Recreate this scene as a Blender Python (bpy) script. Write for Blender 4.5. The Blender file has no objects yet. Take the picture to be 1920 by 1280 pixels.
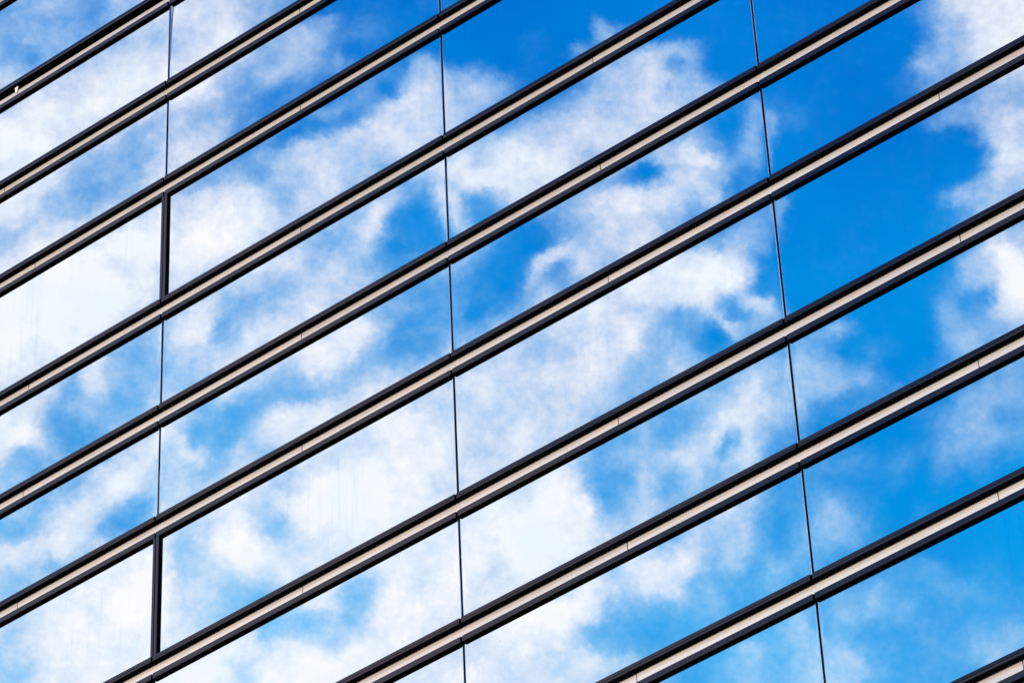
import bpy, bmesh, math, random
import numpy as np
from mathutils import Matrix, Vector

random.seed(7)
C = bpy.context.scene.collection

# ------------------------------------------------------------------ survey of the facade
S = 1.25                      # metres per survey unit
WB = 2.49544094 * S           # bay width
T = 1.1993685 * S             # pitch of a tall (vision glass) row
H0 = 31.95                    # height of the glass head line of row 0
ROW = {}
for r in range(-3, 12):
    z = 0.0
    if r >= 0:
        for k in range(r):
            z -= T if k % 3 == 2 else S
    else:
        for k in range(r, 0):
            z += T if k % 3 == 2 else S
    ROW[r] = H0 + z
R0, R1 = -2, 10               # rows built
C0, C1 = -2, 4                # joints built (bays C0..C1-1)

HEAD_T, SILL_B, SILL_T = 0.0587, 0.1746, 0.2360
P_HEAD, P_SILL = 0.0525, 0.0605
YG = -0.0243                  # front face of the glass; its mirror doubles the depth of the soffits
JOFF = 0.0174

# ------------------------------------------------------------------ helpers
def link(name, bm, m, parent=None, loc=(0, 0, 0), smooth=False):
    me = bpy.data.meshes.new(name)
    bmesh.ops.recalc_face_normals(bm, faces=bm.faces)
    bm.to_mesh(me); bm.free()
    if smooth:
        for p in me.polygons: p.use_smooth = True
    me.materials.append(m)
    if m is M_FRAME: me.materials.append(M_SHADE)
    o = bpy.data.objects.new(name, me); C.objects.link(o)
    o.location = loc
    if parent: o.parent = parent
    return o

def box(bm, x0, x1, y0, y1, z0, z1):
    v = [bm.verts.new((x, y, z)) for x in (x0, x1) for y in (y0, y1) for z in (z0, z1)]
    for f in ((0, 1, 3, 2), (4, 6, 7, 5), (0, 4, 5, 1), (2, 3, 7, 6), (0, 2, 6, 4), (1, 5, 7, 3)):
        bm.faces.new([v[i] for i in f])

def extrude_profile(bm, prof, x0, x1):
    a = [bm.verts.new((x0, y, z)) for y, z in prof]
    b = [bm.verts.new((x1, y, z)) for y, z in prof]
    n = len(prof)
    for i in range(n):
        j = (i + 1) % n
        f = bm.faces.new((a[i], a[j], b[j], b[i]))
        if i == 0: f.material_index = 1          # shade under the cover, painted as a matt black soffit face
    bm.faces.new(a[::-1]); bm.faces.new(b)

def head_profile():
    p, t = P_HEAD, HEAD_T
    return [(0.028, 0.0), (-p + 0.0008, 0.0), (-p, 0.0012), (-p, 0.0055), (-p + 0.0012, 0.0068),
            (-p + 0.0008, t - 0.004), (-p + 0.004, t), (YG, t), (0.028, t)]

def sill_profile(b, t):
    p = P_SILL; h = t - b; k = b + h * 0.40
    return [(0.028, b), (-p + 0.002, b), (-p, b + 0.0018), (-p, b + 0.006), (-p + 0.0009, b + 0.0075),
            (-p + 0.0004, k - 0.0025), (-p + 0.0055, k), (-p + 0.0015, k + 0.0035),
            (-p + 0.0020, t - 0.012), (-p + 0.0036, t - 0.010), (-p + 0.0040, t - 0.002),
            (-p + 0.0060, t), (YG, t + 0.002), (0.028, t + 0.002)]

# ------------------------------------------------------------------ materials
def mat(name):
    m = bpy.data.materials.new(name); m.use_nodes = True
    nt = m.node_tree; nt.nodes.clear()
    out = nt.nodes.new('ShaderNodeOutputMaterial')
    b = nt.nodes.new('ShaderNodeBsdfPrincipled')
    nt.links.new(b.outputs[0], out.inputs[0])
    return m, nt, b

def N(nt, t, **kw):
    n = nt.nodes.new(t)
    for k, v in kw.items():
        if k == 'i':
            for kk, vv in v.items(): n.inputs[kk].default_value = vv
        else: setattr(n, k, v)
    return n

def math_(nt, op, a, b=None, c=None, clamp=False):
    n = nt.nodes.new('ShaderNodeMath'); n.operation = op; n.use_clamp = clamp
    for i, x in enumerate((a, b, c)):
        if x is None: continue
        if isinstance(x, (int, float)): n.inputs[i].default_value = x
        else: nt.links.new(x, n.inputs[i])
    return n.outputs[0]

def maprange(nt, x, a, b, c, d, smooth=False):
    n = nt.nodes.new('ShaderNodeMapRange')
    if smooth: n.interpolation_type = 'SMOOTHSTEP'
    nt.links.new(x, n.inputs[0])
    for i, v in enumerate((a, b, c, d)): n.inputs[i + 1].default_value = v
    return n.outputs[0]

def colmix(nt, f, a, b, mode='MIX'):
    n = nt.nodes.new('ShaderNodeMix'); n.data_type = 'RGBA'; n.blend_type = mode
    for s, x in ((n.inputs[0], f), (n.inputs[6], a), (n.inputs[7], b)):
        if isinstance(x, (int, float, tuple)): s.default_value = x
        else: nt.links.new(x, s)
    return n.outputs[2]

def noise(nt, vec, scale, detail=4, rough=.5, dist=0.0, out=0):
    n = nt.nodes.new('ShaderNodeTexNoise')
    nt.links.new(vec, n.inputs['Vector'])
    n.inputs['Scale'].default_value = scale; n.inputs['Detail'].default_value = detail
    n.inputs['Roughness'].default_value = rough; n.inputs['Distortion'].default_value = dist
    return n.outputs[out]

def mapping(nt, vec, scale=(1, 1, 1), loc=(0, 0, 0)):
    n = nt.nodes.new('ShaderNodeMapping')
    nt.links.new(vec, n.inputs[0]); n.inputs['Scale'].default_value = scale; n.inputs['Location'].default_value = loc
    return n.outputs[0]

def geo_pos(nt):
    return nt.nodes.new('ShaderNodeNewGeometry').outputs['Position']

def glass_material(name, streak):
    m, nt, b = mat(name)
    P = geo_pos(nt)
    # dried rain runs: tall thin vertical marks in the coating film
    s1 = noise(nt, mapping(nt, P, (26, 1, 0.9)), 1.0, 3, .6)
    s2 = noise(nt, mapping(nt, P, (0.8, 1, 0.8), (3, 0, 1)), 1.0, 3, .5)
    st = math_(nt, 'MULTIPLY', maprange(nt, s1, .50, .72, 0, 1, True), maprange(nt, s2, .42, .62, 0, 1, True))
    f = math_(nt, 'MULTIPLY', st, streak)
    # fine specks of dust
    d1 = noise(nt, mapping(nt, P, (60, 60, 18)), 1.0, 2, .5)
    sp = maprange(nt, d1, .74, .80, 0, .5, True)
    film = noise(nt, mapping(nt, P, (.7, 1, .35)), 1.0, 5, .55)
    base = colmix(nt, f, (.96, .975, .985, 1), (.76, .85, .93, 1))
    base = colmix(nt, sp, base, (.35, .36, .40, 1))
    base = colmix(nt, maprange(nt, film, .3, .7, 0, .55), base, (.91, .95, .975, 1))
    # each lite comes from its own coating batch; dust gathers towards its sill
    oi = nt.nodes.new('ShaderNodeObjectInfo')
    base = colmix(nt, 1.0, base, colmix(nt, oi.outputs['Random'], (.945, .972, .985, 1), (1, 1, 1, 1)), 'MULTIPLY')
    tcg = nt.nodes.new('ShaderNodeTexCoord'); sg = nt.nodes.new('ShaderNodeSeparateXYZ'); nt.links.new(tcg.outputs['Object'], sg.inputs[0])
    dz = math_(nt, 'ADD', sg.outputs[2], math_(nt, 'MULTIPLY', math_(nt, 'SUBTRACT', film, .5), .35))
    base = colmix(nt, maprange(nt, dz, .02, .26, .35, 0, True), base, (.84, .885, .90, 1))
    nt.links.new(base, b.inputs['Base Color'])
    b.inputs['Metallic'].default_value = 1.0
    b.inputs['Roughness'].default_value = 0.0
    return m

M_VISION = glass_material('vision_glass', .75)
M_GLASS = glass_material('mirror_glass', .22)

# dark bronze powder coated aluminium
M_FRAME, nt, b = mat('dark_aluminium')
P = geo_pos(nt)
n1 = noise(nt, mapping(nt, P, (1.3, 6, 14)), 1.0, 5, .6)
n2 = noise(nt, mapping(nt, P, (9, 60, 60), (5, 2, 0)), 1.0, 4, .6)
colr = colmix(nt, maprange(nt, n1, .3, .7, 0, 1), (.005, .002, .004, 1), (.008, .004, .006, 1))
colr = colmix(nt, maprange(nt, n2, .64, .80, 0, .35), colr, (.018, .014, .018, 1))
nt.links.new(colr, b.inputs['Base Color'])
b.inputs['IOR'].default_value = 1.62
b.inputs['Specular Tint'].default_value = (1, .80, .92, 1)
nt.links.new(maprange(nt, n1, .3, .7, .09, .15), b.inputs['Roughness'])

# champagne cladding strip, satin, weathered
M_STRIP, nt, b = mat('champagne_aluminium')
P = geo_pos(nt)
n1 = noise(nt, mapping(nt, P, (.9, 3, 9)), 1.0, 5, .6)
n2 = noise(nt, mapping(nt, P, (2.2, 8, 22), (5, 2, 0)), 1.0, 1.5, .5)
colr = colmix(nt, maprange(nt, n1, .32, .68, 0, 1), (1.0, .85, .76, 1), (.96, .84, .78, 1))
colr = colmix(nt, maprange(nt, n2, .56, .76, 0, .55), colr, (.58, .50, .44, 1))
oi = nt.nodes.new('ShaderNodeObjectInfo')
colr = colmix(nt, 1.0, colr, colmix(nt, oi.outputs['Random'], (.88, .87, .87, 1), (1, 1, 1, 1)), 'MULTIPLY')
nt.links.new(colr, b.inputs['Base Color'])
b.inputs['Metallic'].default_value = 0.42
nt.links.new(maprange(nt, n2, .3, .7, .20, .30), b.inputs['Roughness'])

M_GASKET, nt, b = mat('black_rubber')
P = geo_pos(nt)
nt.links.new(colmix(nt, noise(nt, P, 30, 3), (.0012, .0016, .003, 1), (.003, .004, .006, 1)), b.inputs['Base Color'])
b.inputs['Roughness'].default_value = .9; b.inputs['Specular IOR Level'].default_value = .05

M_SHADE, nt, b = mat('painted_shade_black')  # matt black that paints shade onto soffits and the mullion reveal
P = geo_pos(nt)
nt.links.new(colmix(nt, noise(nt, P, 12, 4), (.0016, .0015, .0020, 1), (.0045, .004, .005, 1)), b.inputs['Base Color'])
b.inputs['Roughness'].default_value = .9; b.inputs['Specular IOR Level'].default_value = .08

M_WALL, nt, b = mat('dark_render')
P = geo_pos(nt)
nt.links.new(colmix(nt, noise(nt, P, .8, 6), (.010, .010, .012, 1), (.020, .020, .022, 1)), b.inputs['Base Color'])
b.inputs['Roughness'].default_value = .8

M_HALO, nt, b = mat('bright_halo_metal')  # pale metal for the added halo line at the glass edge
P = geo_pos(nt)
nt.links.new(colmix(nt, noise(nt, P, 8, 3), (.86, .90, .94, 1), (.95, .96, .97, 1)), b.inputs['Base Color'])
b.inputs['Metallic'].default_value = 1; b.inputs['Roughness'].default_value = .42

M_TAPE, nt, b = mat('bare_metal')
P = geo_pos(nt)
nt.links.new(colmix(nt, noise(nt, P, 40, 3), (.62, .62, .64, 1), (.75, .73, .72, 1)), b.inputs['Base Color'])
b.inputs['Metallic'].default_value = 1; b.inputs['Roughness'].default_value = .12

M_GROUND, nt, b = mat('asphalt')
P = geo_pos(nt)
nt.links.new(colmix(nt, noise(nt, P, .6, 8, .6), (.030, .030, .032, 1), (.060, .058, .056, 1)), b.inputs['Base Color'])
b.inputs['Roughness'].default_value = .9

# ------------------------------------------------------------------ building
B = bpy.data.objects.new('office_building', None); C.objects.link(B)
B.location = ((C0 + C1) / 2 * WB, 0, 0)
B['label'] = 'mirror glass office tower with dark frames and champagne metal strips, reflecting blue cloudy sky'
B['category'] = 'building'
OX = B.location.x
def part(name, bm, m, loc=(0, 0, 0), parent=None, smooth=False):
    if parent is None:
        return link(name, bm, m, B, (loc[0] - OX, loc[1], loc[2]), smooth)
    return link(name, bm, m, parent, loc, smooth)

XL, XR = C0 * WB, C1 * WB
ZTOP = ROW[R0] + 0.30
ZBOT = ROW[R1 + 1]
bm = bmesh.new()
box(bm, XL - 6, XR + 6, 0.045, 24, 0, ROW[R0] + 0.6)              # structure behind the curtain wall
part('wall', bm, M_WALL)
bm = bmesh.new(); box(bm, XL - 6.1, XR + 6.1, -0.06, 24.1, ROW[R0] + 0.6, ROW[R0] + 1.0)
part('roof', bm, M_FRAME)
for nm, (x0, x1, z0, z1) in (('side_panel', (XL - 6, XL - .02, 0, ROW[R0] + .6)), ('side_panel', (XR + .04, XR + 6, 0, ROW[R0] + .6)),
                             ('base_panel', (XL - .018, XR + .038, 0, ZBOT - .02))):
    bm = bmesh.new(); box(bm, x0, x1, -0.03, 0.043, z0, z1); part(nm, bm, M_FRAME)

def sill_of(r):                     # bottom and top of the sill cover above row line r
    if r == 0: return 0.205, 0.268
    return SILL_B, SILL_T

def pane_mesh(w, h, k):
    """float glass lite with a faint real waviness and edge pull"""
    rnd = random.Random(k * 13 + 5)
    nx, nz = 44, 22
    ph = [(rnd.uniform(0, 6.28), rnd.uniform(.5, 1.6), rnd.uniform(.4, 1.4), rnd.choice((-1, 1))) for _ in range(5)]
    bow = rnd.uniform(-1, 1) * 1.2e-4
    tx, tz = rnd.uniform(-1, 1) * 7.5e-4, rnd.uniform(-1, 1) * 7.5e-4
    def ss(i, n):                   # finer spacing at the edges
        t = i / n; return .5 - .5 * math.cos(math.pi * t)
    bm = bmesh.new(); g = []
    for i in range(nx + 1):
        col = []
        for j in range(nz + 1):
            u, v = ss(i, nx), ss(j, nz)
            x, z = u * w, v * h
            y = 0.0
            for a, fx, fz, s in ph:
                y += 3.2e-5 * math.sin(a + fx * x * 2.4 + s * fz * z * 3.0)
            y += bow * 4 * v * (1 - v)
            y += tx * (x - w / 2) + tz * (z - h / 2)
            e = min(x, w - x); y += 5.5e-5 * math.exp(-e / .035)
            e = min(z, h - z); y += 3e-5 * math.exp(-e / .05)
            col.append(bm.verts.new((x, y, z)))
        g.append(col)
    for i in range(nx):
        for j in range(nz):
            bm.faces.new((g[i][j], g[i + 1][j], g[i + 1][j + 1], g[i][j + 1]))
    # thickness
    back = [bm.verts.new((x, 0.012, z)) for x, z in ((0, 0), (w, 0), (w, h), (0, h))]
    bm.faces.new(back[::-1])
    rim = [[g[i][0] for i in range(nx + 1)], [g[nx][j] for j in range(nz + 1)],
           [g[i][nz] for i in range(nx, -1, -1)], [g[0][j] for j in range(nz, -1, -1)]]
    for q, line in enumerate(rim):
        f = bm.faces.new(line + [back[(q + 1) % 4], back[q]])
    return bm

cnt = 0
for r in range(R0, R1 + 1):
    ztop, zbot = ROW[r], ROW[r + 1]
    sb, stp = sill_of(r + 1)
    tall = (r % 3 == 2)
    for c in range(C0, C1):
        x0 = c * WB
        bm = bmesh.new()
        g = 0.0095
        extrude_profile(bm, [(y, z) for y, z in head_profile()], g + JOFF, WB - g + JOFF)
        w = part('window', bm, M_FRAME, (x0, 0, ztop))
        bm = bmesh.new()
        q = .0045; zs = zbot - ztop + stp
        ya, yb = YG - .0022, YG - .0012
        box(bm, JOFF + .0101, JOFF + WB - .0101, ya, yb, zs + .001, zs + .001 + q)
        part('edge_halo', bm, M_HALO, (0, 0, 0), w)  # added bright line, imitates a pale halo where glass meets sill
        # sill cover of this window, lying on the band below
        bm = bmesh.new()
        extrude_profile(bm, [(y, z + zbot - ztop) for y, z in sill_profile(sb, stp)], g + JOFF, WB - g + JOFF)
        part('sill', bm, M_FRAME, (0, 0, 0), w)
        pz0 = zbot - ztop + sb + .03; pz1 = 0.022
        bm = pane_mesh(WB - 0.018, pz1 - pz0, cnt); cnt += 1
        pane = part('pane', bm, M_VISION if tall else M_GLASS, (JOFF + 0.009, YG, pz0), w, True)
    # joints between the windows of this row
    for c in range(C0, C1 + 1):
        x0 = c * WB
        bm = bmesh.new()
        box(bm, JOFF - 0.0096, JOFF + 0.0096, YG + .0008, 0.030, zbot - ztop + sb + .01, 0.03)
        box(bm, JOFF - 0.016, JOFF + 0.016, -P_HEAD + 0.009, 0.026, 0.0030, HEAD_T - .003)
        box(bm, JOFF - 0.016, JOFF + 0.016, -P_SILL + 0.014, 0.026, zbot - ztop + sb + .003, zbot - ztop + stp - .003)
        box(bm, JOFF + 0.0101, JOFF + 0.024, YG - .003, YG - .0004, -0.007, 0.002)
        part('joint_gasket', bm, M_GASKET, (x0, 0, ztop))
        if tall and c == 0:
            bm = bmesh.new()
            za, zb = zbot - ztop + stp - .004, -0.0015
            p = P_HEAD - .0005
            # two fins with a groove between, stepping over the sill
            def fin(xa, xb, pp):
                e = .003
                vs = []
                for z in (za - .030, zb):
                    vs.append([bm.verts.new((x, y, z)) for x, y in ((xa, YG - .0005), (xa, -pp + e), (xa + e, -pp), (xb - e, -pp), (xb, -pp + e), (xb, YG - .0005))])
                n = 6
                for i in range(n):
                    j = (i + 1) % n
                    f = bm.faces.new((vs[0][i], vs[0][j], vs[1][j], vs[1][i]))
                    if i == 4: f.material_index = 1  # right reveal painted black as shade
                bm.faces.new(vs[0][::-1]); bm.faces.new(vs[1])
            fin(-.028, .0015, p - .003)
            fin(.0085, .041, p)
            box(bm, .001, .009, -p + .012, YG - .001, za - .02, zb)
            part('mullion', bm, M_FRAME, (x0 + JOFF, 0, ztop))

# champagne strips between the frames
for r in range(R0, R1 + 1):
    sb, stp = sill_of(r)
    top = 0.162 if r == 0 else sb + .006
    joints = [C0 * WB - .02] + [(-.643 if (c == -1 and r in (0, 1)) else c + .5) * WB for c in range(C0, C1)] + [C1 * WB + .04]
    if r == 0:
        joints = [j if abs(j + .643 * WB) > .01 else -.612 * WB for j in joints]
    for a, bb in zip(joints[:-1], joints[1:]):
        bm = bmesh.new()
        rnd = random.Random(r * 31 + int(a * 10))
        t0, t1 = rnd.uniform(-.001, .001), rnd.uniform(-.001, .001)
        gp = .0042
        lo = .012
        x1, x2 = a + gp, bb - gp
        v = [bm.verts.new(q) for q in ((x1, -.0125 + t0, lo), (x2, -.0125 + t1, lo), (x2, -.0125 + t1, top), (x1, -.0125 + t0, top),
                                       (x1, .022, lo), (x2, .022, lo), (x2, .022, top), (x1, .022, top))]
        for f in ((0, 1, 2, 3), (5, 4, 7, 6), (0, 4, 5, 1), (3, 2, 6, 7), (0, 3, 7, 4), (1, 5, 6, 2)):
            bm.faces.new([v[i] for i in f])
        s = part('cladding_strip', bm, M_STRIP, (0, 0, ROW[r]))
        if r == 0 and abs(bb + .612 * WB) < .01:
            # torn end of the strip, jagged and bent up
            bm = bmesh.new()
            pts = [(-.030, .150), (-.030, .200), (-.022, .192), (-.016, .203), (-.004, .214), (.008, .224), (.013, .219),
                   (.022, .232), (.026, .226), (.026, .182), (.004, .160), (-.006, .150)]
            fr = [bm.verts.new((bb + .7 * x, -.0170 - (z - .15) * .25, z)) for x, z in pts]
            bk = [bm.verts.new((bb + .7 * x, -.0140 - (z - .15) * .25, z)) for x, z in pts]
            bm.faces.new(fr); bm.faces.new(bk[::-1])
            for i in range(len(pts)):
                j = (i + 1) % len(pts); bm.faces.new((fr[i], bk[i], bk[j], fr[j]))
            f = part('torn_flap', bm, M_STRIP, (0, 0, 0), s)
            f['label'] = 'torn jagged end of the champagne strip, bent upwards'

# loose tapering trim beside the top left joint
bm = bmesh.new()
pts = [(JOFF + x, z) for x, z in ((.012, -.004), (.040, -.004), (.030, -.20), (.0165, -.72), (.012, -.72))]
fr = [bm.verts.new((x, YG - (.008 if z > -.1 else .004), z)) for x, z in pts]
bk = [bm.verts.new((x, YG - .002, z)) for x, z in pts]
bm.faces.new(fr); bm.faces.new(bk[::-1])
for i in range(len(pts)):
    j = (i + 1) % len(pts); bm.faces.new((fr[i], bk[i], bk[j], fr[j]))
o = part('loose_trim', bm, M_TAPE, (0, 0, ROW[0]))
o['label'] = 'thin loose metal trim tapering down beside the joint'

# ------------------------------------------------------------------ ground
bm = bmesh.new(); box(bm, -3000, 3000, -3000, 3000, -1, 0)
g = link('ground', bm, M_GROUND); g['kind'] = 'structure'

# ------------------------------------------------------------------ camera (solved from the joints of the facade)
w = np.array([-0.71160033, 0.60906319, -0.27866045])
t_ = np.array([-2.54091, -2.4728563, 32.8153374])
th = np.linalg.norm(w); k = w / th
K = np.array([[0, -k[2], k[1]], [k[2], 0, -k[0]], [-k[1], k[0], 0]])
Rm = np.eye(3) + np.sin(th) * K + (1 - np.cos(th)) * K @ K
FPX = 8266.13865
cam_f = -Rm.T @ t_
def f2w(v): return Vector((v[0], v[2], -v[1]))      # survey axes (right, down, into) to world
right, down, fwd = f2w(Rm[0]), f2w(Rm[1]), f2w(Rm[2])
cpos = f2w(cam_f) * S + Vector((0, 0, H0))
cd = bpy.data.cameras.new('camera'); cam = bpy.data.objects.new('camera', cd); C.objects.link(cam)
cam.matrix_world = Matrix(((right.x, -down.x, -fwd.x, cpos.x), (right.y, -down.y, -fwd.y, cpos.y), (right.z, -down.z, -fwd.z, cpos.z), (0, 0, 0, 1)))
cd.sensor_width = 36; cd.lens = FPX * 36 / 1920
cd.clip_end = 20000
bpy.context.scene.camera = cam

# ------------------------------------------------------------------ sun
SUN = Vector((-.62, -.76, .20)).normalized()
el = math.asin(SUN.z); az = math.atan2(SUN.x, SUN.y)
sd = bpy.data.lights.new('sun', 'SUN'); so = bpy.data.objects.new('sun', sd); C.objects.link(so)
sd.energy = 3.8; sd.angle = math.radians(.5); sd.color = (1, .89, .77)
so.rotation_euler = (-SUN).to_track_quat('-Z', 'Y').to_euler()
so.location = (0, -40, 60)

# ------------------------------------------------------------------ sky with broken cloud
CLOUD = """
445435577775541111111100000000111111111111247888
555445667786555422110000110153111111111111146788
535566777876555311110000111456655111111111156788
656677888864544232224321111466764211111111255667
677788877754332123356552124667766522211111244466
788887766553223443567643566777775324321111124567
988776566652343256777667777777755425111111112467
888655457643456666676778887676566544111111111268
887544576545466766456888887553267652111111111467
876545676777756655536636755677775633311111112566
766667887888865556423634345677764344311111112465
577889998988765456322543125677765465211111112466
789998878877775654234531156766788873111111111578
999999877766556665433431254678888873211111112569
999998767754567664443423467877678746311111114368
999887557746777676423346677778654355534521115556
988875456667778875333567666777554234454322114545
887575445676656755556677777775565455566441123244
776464455465533567767787777765555556665543322555
874345566433467878887777777665544677653321124554
885236785324678877888777877644546767432111124554
635567766746577788888777777545567667333332324442
544468666557668999887777788644646566333222213221
546774366677678999888888899735655665334432111111
457742476678568898888888999866656664235542121111
777566775688777788888888999877656564345543211111
664688885668787778888887998867776453544333332221
567788996655566856878878887876775433434444334432
678889996654357747888778999854444433454544433333
678989987666354657887778888533233332464433333445
678888887887677688887777877766333245456643333454
567788899986889988777887777765432345456643333333
""".split()
G = np.array([[float(ch) / 9 for ch in row[:48].ljust(48, row[-1])] for row in CLOUD])
nr, nc = G.shape
STROKES = """770 215 120 38 35 7
800 142 24 16 60 5.5
905 168 52 28 0 6.4
655 236 34 13 30 1
738 175 18 13 20 1
560 258 44 12 30 1
540 118 66 26 45 5.6
600 45 20 10 20 4.6
633 115 16 5 80 4
520 176 40 13 30 1.8
620 280 70 18 20 6.6
770 422 38 24 20 1.2
880 388 40 16 10 3.6
700 412 50 11 60 7
842 370 50 14 -75 7
735 466 32 14 30 1.5
845 310 30 16 20 8
1125 58 26 10 -70 5.6
1080 88 12 7 20 4.5
1236 94 36 14 10 6.2
1262 118 12 8 0 3.2
1300 150 24 20 -50 5.6
1352 102 44 30 20 0.8
1408 250 42 7 70 5.2
1375 235 26 17 40 1.2
1220 331 22 11 0 1
1315 300 34 11 -15 8
1385 343 20 18 60 1.6
1200 372 64 18 10 7.6
985 450 42 34 20 1
1050 513 17 8 30 2.6
1003 522 26 7 70 5.6
1045 480 44 9 25 7.2
1322 530 84 20 5 9
1240 560 40 20 0 8
1330 640 18 13 40 1.5
1272 608 30 16 20 4
1376 590 26 12 -20 3
1432 530 30 10 70 1.6
1360 618 24 6 -50 7
1420 578 34 8 -15 7
1400 762 74 28 62 8
1370 832 22 10 60 3.6
1130 902 28 15 20 3
1252 910 24 12 40 4
1090 950 24 50 0 8.4
1250 1058 60 24 25 7.6
1200 1182 56 22 25 2.6
1375 1000 40 16 70 6
1782 38 24 20 40 6
1733 105 26 12 20 5.5
1690 60 40 26 60 1
1790 224 32 11 10 4.6
1805 256 22 10 10 1
1822 300 34 34 0 1
1806 376 26 12 20 5.6
1800 340 20 14 0 1
1465 392 18 12 60 5.2
1445 226 22 5 -70 5
1900 512 36 17 -60 9
1841 566 18 8 20 2.4
1580 626 24 11 10 5.6
1555 712 84 24 0 6
1600 752 44 9 20 2
1592 662 12 20 0 1.5
1630 680 26 5 50 4
1636 660 8 6 0 4.6
1580 976 38 15 -55 5.6
1630 1130 20 11 60 5
1580 1236 48 12 -20 6.2
1895 1195 34 9 40 5
1680 560 120 38 60 1
130 28 34 9 0 3.3
20 84 25 13 70 3.7
236 300 50 16 30 4.3
270 242 28 11 30 4.5
470 216 28 14 45 2.7
400 344 46 8 30 3.7
130 808 32 18 10 2.9
162 764 20 20 0 4.9
40 866 26 13 30 3.9
409 621 28 9 60 3.3
372 692 22 20 0 5.1
400 815 26 22 60 3.1
199 965 28 15 45 3.1
110 926 16 9 0 4.7
15 986 17 11 30 3.7
215 895 32 18 45 8.6
150 962 62 22 60 7.6
356 885 16 11 0 4.7
340 830 34 6 -60 7
455 1112 26 13 30 4.9
400 1150 32 9 20 5.3
460 1030 34 28 0 9
540 735 52 14 10 3.9
640 652 62 26 45 8
790 642 46 18 10 2.6
922 522 42 26 30 1.2
905 586 20 11 30 1.6
560 782 54 13 10 8
650 920 74 48 20 9.4
672 1140 34 12 60 4
560 1170 52 12 5 4
500 1192 18 13 20 3.7
515 982 20 7 60 5"""
# chart refined to four samples per cell, then single banks and gaps of cloud added
F = 3; PAD = 2
G = np.pad(G, PAD, mode='edge')
def resample(a, axis):
    a = np.moveaxis(a, axis, 0); n = a.shape[0]
    t = np.linspace(0, n - 1, (n - 1) * F + 1); i0 = np.clip(np.floor(t).astype(int), 0, n - 2); f = t - i0
    g = lambda k: a[np.clip(i0 + k, 0, n - 1)]
    f = f[:, None]
    r = .5 * (2 * g(0) + (g(1) - g(-1)) * f + (2 * g(-1) - 5 * g(0) + 4 * g(1) - g(2)) * f ** 2 + (3 * g(0) - g(-1) - 3 * g(1) + g(2)) * f ** 3)
    return np.moveaxis(r, 0, axis)
Gp = resample(resample(G, 0), 1)
Gp = np.clip(Gp, 0, 1)
ny_, nx_ = Gp.shape
XX = (np.linspace(0, nc - 1 + 2 * PAD, nx_) - PAD + .5)[None, :] * 40
YY = (np.linspace(0, nr - 1 + 2 * PAD, ny_) - PAD + .5)[:, None] * 40
for ln in STROKES.splitlines():
    sx, sy, L, Wd, an, v = map(float, ln.split()); an = math.radians(an)
    L += 8; Wd += 5
    dx, dy = XX - sx, YY - sy
    p_ = (dx * math.cos(an) - dy * math.sin(an)) / L; q_ = (dx * math.sin(an) + dy * math.cos(an)) / Wd
    wv = .85 * np.exp(-(p_ ** 2 + q_ ** 2) ** 1.4 * .8)
    Gp = Gp * (1 - wv) + (v / 9) * wv
# thicker veil of cloud towards the left and below
ex_ = .76 + .26 * np.clip((XX - 500) / 1000, 0, 1) - .06 * np.clip(YY / 1280, 0, 1)
Gp = np.clip(Gp, 0, 1) ** ex_
mean = float(Gp.mean())
U_, s_, Vt = np.linalg.svd(Gp - mean, full_matrices=False)
RANK = 45

W = bpy.data.worlds.new('World'); bpy.context.scene.world = W
W.use_nodes = True
nt = W.node_tree; nt.nodes.clear()
out = nt.nodes.new('ShaderNodeOutputWorld'); bg = nt.nodes.new('ShaderNodeBackground')
nt.links.new(bg.outputs[0], out.inputs[0])
STR = 0.10
bg.inputs[1].default_value = STR
sky = nt.nodes.new('ShaderNodeTexSky'); sky.sky_type = 'NISHITA'; sky.sun_disc = False
sky.sun_elevation = el; sky.sun_rotation = az; sky.ozone_density = 2.0; sky.dust_density = .3
tc = nt.nodes.new('ShaderNodeTexCoord'); D = tc.outputs['Generated']
def vdot(v, vec):
    n = nt.nodes.new('ShaderNodeVectorMath'); n.operation = 'DOT_PRODUCT'
    nt.links.new(v, n.inputs[0])
    if isinstance(vec, (tuple, Vector)): n.inputs[1].default_value = tuple(vec)
    else: nt.links.new(vec, n.inputs[1])
    return n.outputs['Value']
# local sky chart round the patch of sky that faces the building
mr = lambda v: Vector((v.x, -v.y, v.z))
a = vdot(D, mr(right)); b_ = vdot(D, mr(down)); c_ = vdot(D, mr(fwd))
cpos_ = math_(nt, 'MAXIMUM', c_, 0.05)
px = math_(nt, 'DIVIDE', a, cpos_); py = math_(nt, 'DIVIDE', b_, cpos_)
q = FPX / 40.0
cx = math_(nt, 'MULTIPLY_ADD', px, q, 24.0)       # chart cells
cy = math_(nt, 'MULTIPLY_ADD', py, q, 16.0)
comb = nt.nodes.new('ShaderNodeCombineXYZ')
nt.links.new(cx, comb.inputs[0]); nt.links.new(cy, comb.inputs[1])
cell = comb.outputs[0]
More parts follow.
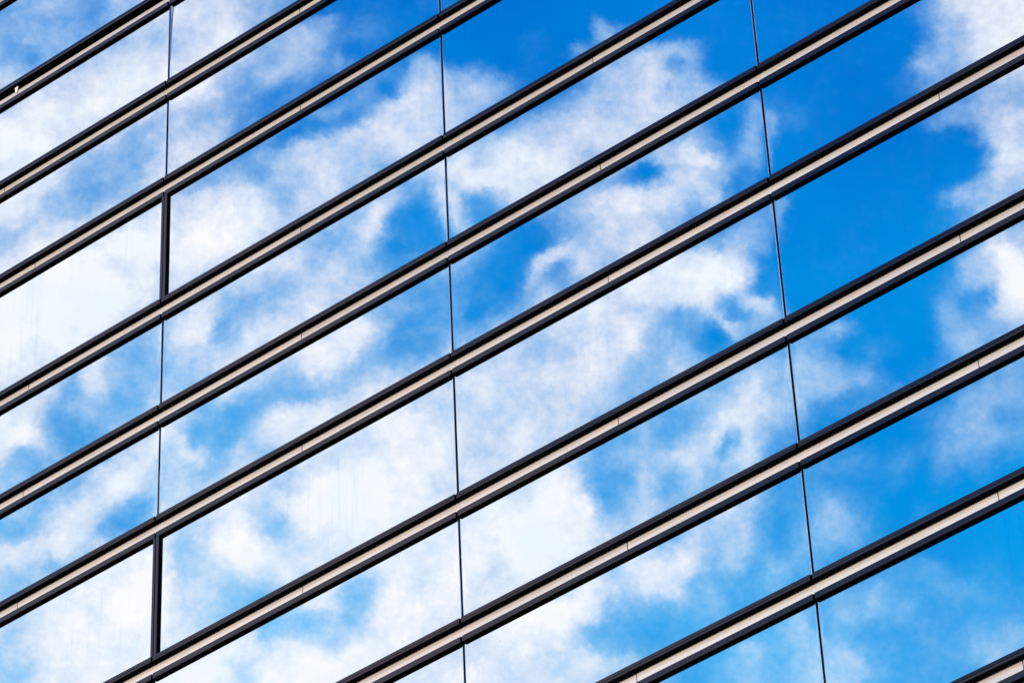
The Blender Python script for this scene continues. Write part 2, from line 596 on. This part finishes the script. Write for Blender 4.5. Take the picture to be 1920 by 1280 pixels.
# swirl the chart with turbulence so that cloud edges break up
def vnoise(scale, detail, rough, loc):
    n = nt.nodes.new('ShaderNodeTexNoise'); nt.links.new(mapping(nt, cell, (1, 1, 1), loc), n.inputs['Vector'])
    n.inputs['Scale'].default_value = scale; n.inputs['Detail'].default_value = detail; n.inputs['Roughness'].default_value = rough
    s = nt.nodes.new('ShaderNodeVectorMath'); s.operation = 'SUBTRACT'
    nt.links.new(n.outputs['Color'], s.inputs[0]); s.inputs[1].default_value = (.5, .5, .5)
    return s.outputs[0]
def vscale_add(v, w_, f):
    n = nt.nodes.new('ShaderNodeVectorMath'); n.operation = 'MULTIPLY_ADD'
    nt.links.new(v, n.inputs[0]); n.inputs[1].default_value = (f, f, 0); nt.links.new(w_, n.inputs[2])
    return n.outputs[0]
warp = vscale_add(vnoise(1.25, 8, .64, (11, 3, 0)), cell, 1.1)
sep = nt.nodes.new('ShaderNodeSeparateXYZ'); nt.links.new(warp, sep.inputs[0])
uu = maprange(nt, sep.outputs[0], -PAD + .5, nc + PAD - .5, 0, 1)
vv = maprange(nt, sep.outputs[1], -PAD + .5, nr + PAD - .5, 0, 1)
def tri(x):
    n = nt.nodes.new('ShaderNodeCombineXYZ')
    for i in range(3): nt.links.new(x, n.inputs[i])
    return n.outputs[0]
ut, vt = tri(uu), tri(vv)
def curve3(src, arrs):
    n = nt.nodes.new('ShaderNodeRGBCurve'); nt.links.new(src, n.inputs['Color'])
    m = n.mapping; m.use_clip = True
    for i in range(3):
        cv = m.curves[i]; y = arrs[i]; L = len(y)
        cv.points[0].location = (0, float(y[0])); cv.points[1].location = (1, float(y[-1]))
        for j in range(1, L - 1): cv.points.new(j / (L - 1), float(y[j]))
    m.update()
    s = nt.nodes.new('ShaderNodeVectorMath'); s.operation = 'MULTIPLY_ADD'
    nt.links.new(n.outputs[0], s.inputs[0]); s.inputs[1].default_value = (2, 2, 2); s.inputs[2].default_value = (-1, -1, -1)
    return s.outputs[0]
acc = None
for k0 in range(0, RANK, 3):
    fu, gv, amp = [], [], []
    for k1 in range(k0, k0 + 3):
        x = Vt[k1]; y = U_[:, k1]
        mx, my = abs(x).max() * 1.02, abs(y).max() * 1.02
        fu.append(x / mx * .5 + .5); gv.append(y / my * .5 + .5); amp.append(s_[k1] * mx * my)
    f3 = curve3(ut, fu); g3 = curve3(vt, gv)
    mlt = nt.nodes.new('ShaderNodeVectorMath'); mlt.operation = 'MULTIPLY'
    nt.links.new(f3, mlt.inputs[0]); nt.links.new(g3, mlt.inputs[1])
    dd = vdot(mlt.outputs[0], tuple(float(z) for z in amp))
    acc = dd if acc is None else math_(nt, 'ADD', acc, dd)
cover = math_(nt, 'ADD', acc, mean)
# elsewhere in the sky: the same kind of broken cloud
far = noise(nt, mapping(nt, D, (1, 1, 2.0)), 3.2, 7, .58, .4)
farc = maprange(nt, far, .36, .66, .1, .95, True)
ex = math_(nt, 'ABSOLUTE', math_(nt, 'SUBTRACT', cx, 24.0)); ey = math_(nt, 'ABSOLUTE', math_(nt, 'SUBTRACT', cy, 16.0))
inside = math_(nt, 'MULTIPLY', maprange(nt, ex, 24.5, 32, 1, 0, True), maprange(nt, ey, 16.5, 23, 1, 0, True))
inside = math_(nt, 'MULTIPLY', inside, maprange(nt, c_, .5, .8, 0, 1))
mixc = nt.nodes.new('ShaderNodeMix'); mixc.data_type = 'FLOAT'
nt.links.new(inside, mixc.inputs[0]); nt.links.new(farc, mixc.inputs[2]); nt.links.new(cover, mixc.inputs[3])
cover = mixc.outputs[0]
# wisps
d1 = noise(nt, mapping(nt, cell, (1, 1, 1), (0, 0, 4)), .62, 9, .6, .1)
d2 = noise(nt, mapping(nt, cell, (1, 1, 1), (7, 0, 1)), 2.1, 8, .6, .25)
det = math_(nt, 'ADD', math_(nt, 'MULTIPLY', math_(nt, 'SUBTRACT', d1, .5), .44), math_(nt, 'MULTIPLY', math_(nt, 'SUBTRACT', d2, .48), .22))
# strongest where cloud is half dense
wgt = math_(nt, 'MULTIPLY', cover, math_(nt, 'SUBTRACT', 1.12, cover), clamp=True)
wgt = maprange(nt, wgt, 0.0, .26, .10, 1.0)
dens = math_(nt, 'ADD', cover, math_(nt, 'MULTIPLY', det, wgt), clamp=True)
alpha = math_(nt, 'POWER', maprange(nt, dens, .08, .98, 0, 1), 1.9)
# clear sky colour: the physical sky, deepened as through a polarised, contrasty exposure
hs = nt.nodes.new('ShaderNodeHueSaturation'); nt.links.new(sky.outputs[0], hs.inputs['Color'])
hs.inputs['Saturation'].default_value = 1.5; hs.inputs['Value'].default_value = 2.5
cl = noise(nt, mapping(nt, warp, (1, 1, 1), (3, 3, 9)), .3, 5, .5)
ccol = colmix(nt, maprange(nt, cl, .35, .65, 0, 1), (.91 / STR, .96 / STR, 1.03 / STR, 1), (1.06 / STR, 1.03 / STR, 1.04 / STR, 1))
gr = nt.nodes.new('ShaderNodeVectorMath'); gr.operation = 'MULTIPLY_ADD'
nt.links.new(hs.outputs[0], gr.inputs[0]); gr.inputs[1].default_value = (1.0, 1.85, 1.08); gr.inputs[2].default_value = (-.065 / STR, -.265 / STR, 0)
gm = nt.nodes.new('ShaderNodeVectorMath'); gm.operation = 'MAXIMUM'
nt.links.new(gr.outputs[0], gm.inputs[0]); gm.inputs[1].default_value = (0, 0, 0)
sz = nt.nodes.new('ShaderNodeSeparateXYZ'); nt.links.new(D, sz.inputs[0])
blue = colmix(nt, maprange(nt, sz.outputs[2], .25, .52, 0, 1, True), sky.outputs[0], gm.outputs[0])
# thin cloud lets the blue through, and the clear sky itself is not quite even
ccol = colmix(nt, 1.0, ccol, colmix(nt, maprange(nt, alpha, .05, .75, 0, 1, True), (.62, .93, 1.04, 1), (1, 1, 1, 1)), 'MULTIPLY')
bn = noise(nt, mapping(nt, cell, (1, 1, 1), (5, 9, 2)), .085, 3, .5)
blue = colmix(nt, 1.0, blue, colmix(nt, maprange(nt, bn, .35, .65, 0, 1), (.80, .82, .92, 1), (1.0, 1.05, 1.03, 1)), 'MULTIPLY')
skyc = colmix(nt, alpha, blue, ccol)
nt.links.new(skyc, bg.inputs[0])
W.cycles.sampling_method = 'MANUAL'; W.cycles.sample_map_resolution = 256

sc = bpy.context.scene
sc.view_settings.view_transform = 'Standard'; sc.view_settings.look = 'None'
sc.view_settings.exposure = 0; sc.view_settings.gamma = 1
sc.cycles.max_bounces = 6
sc.cycles.caustics_reflective = False; sc.cycles.caustics_refractive = False
sc.cycles.sample_clamp_indirect = 2.0
sc.cycles.use_denoising = True
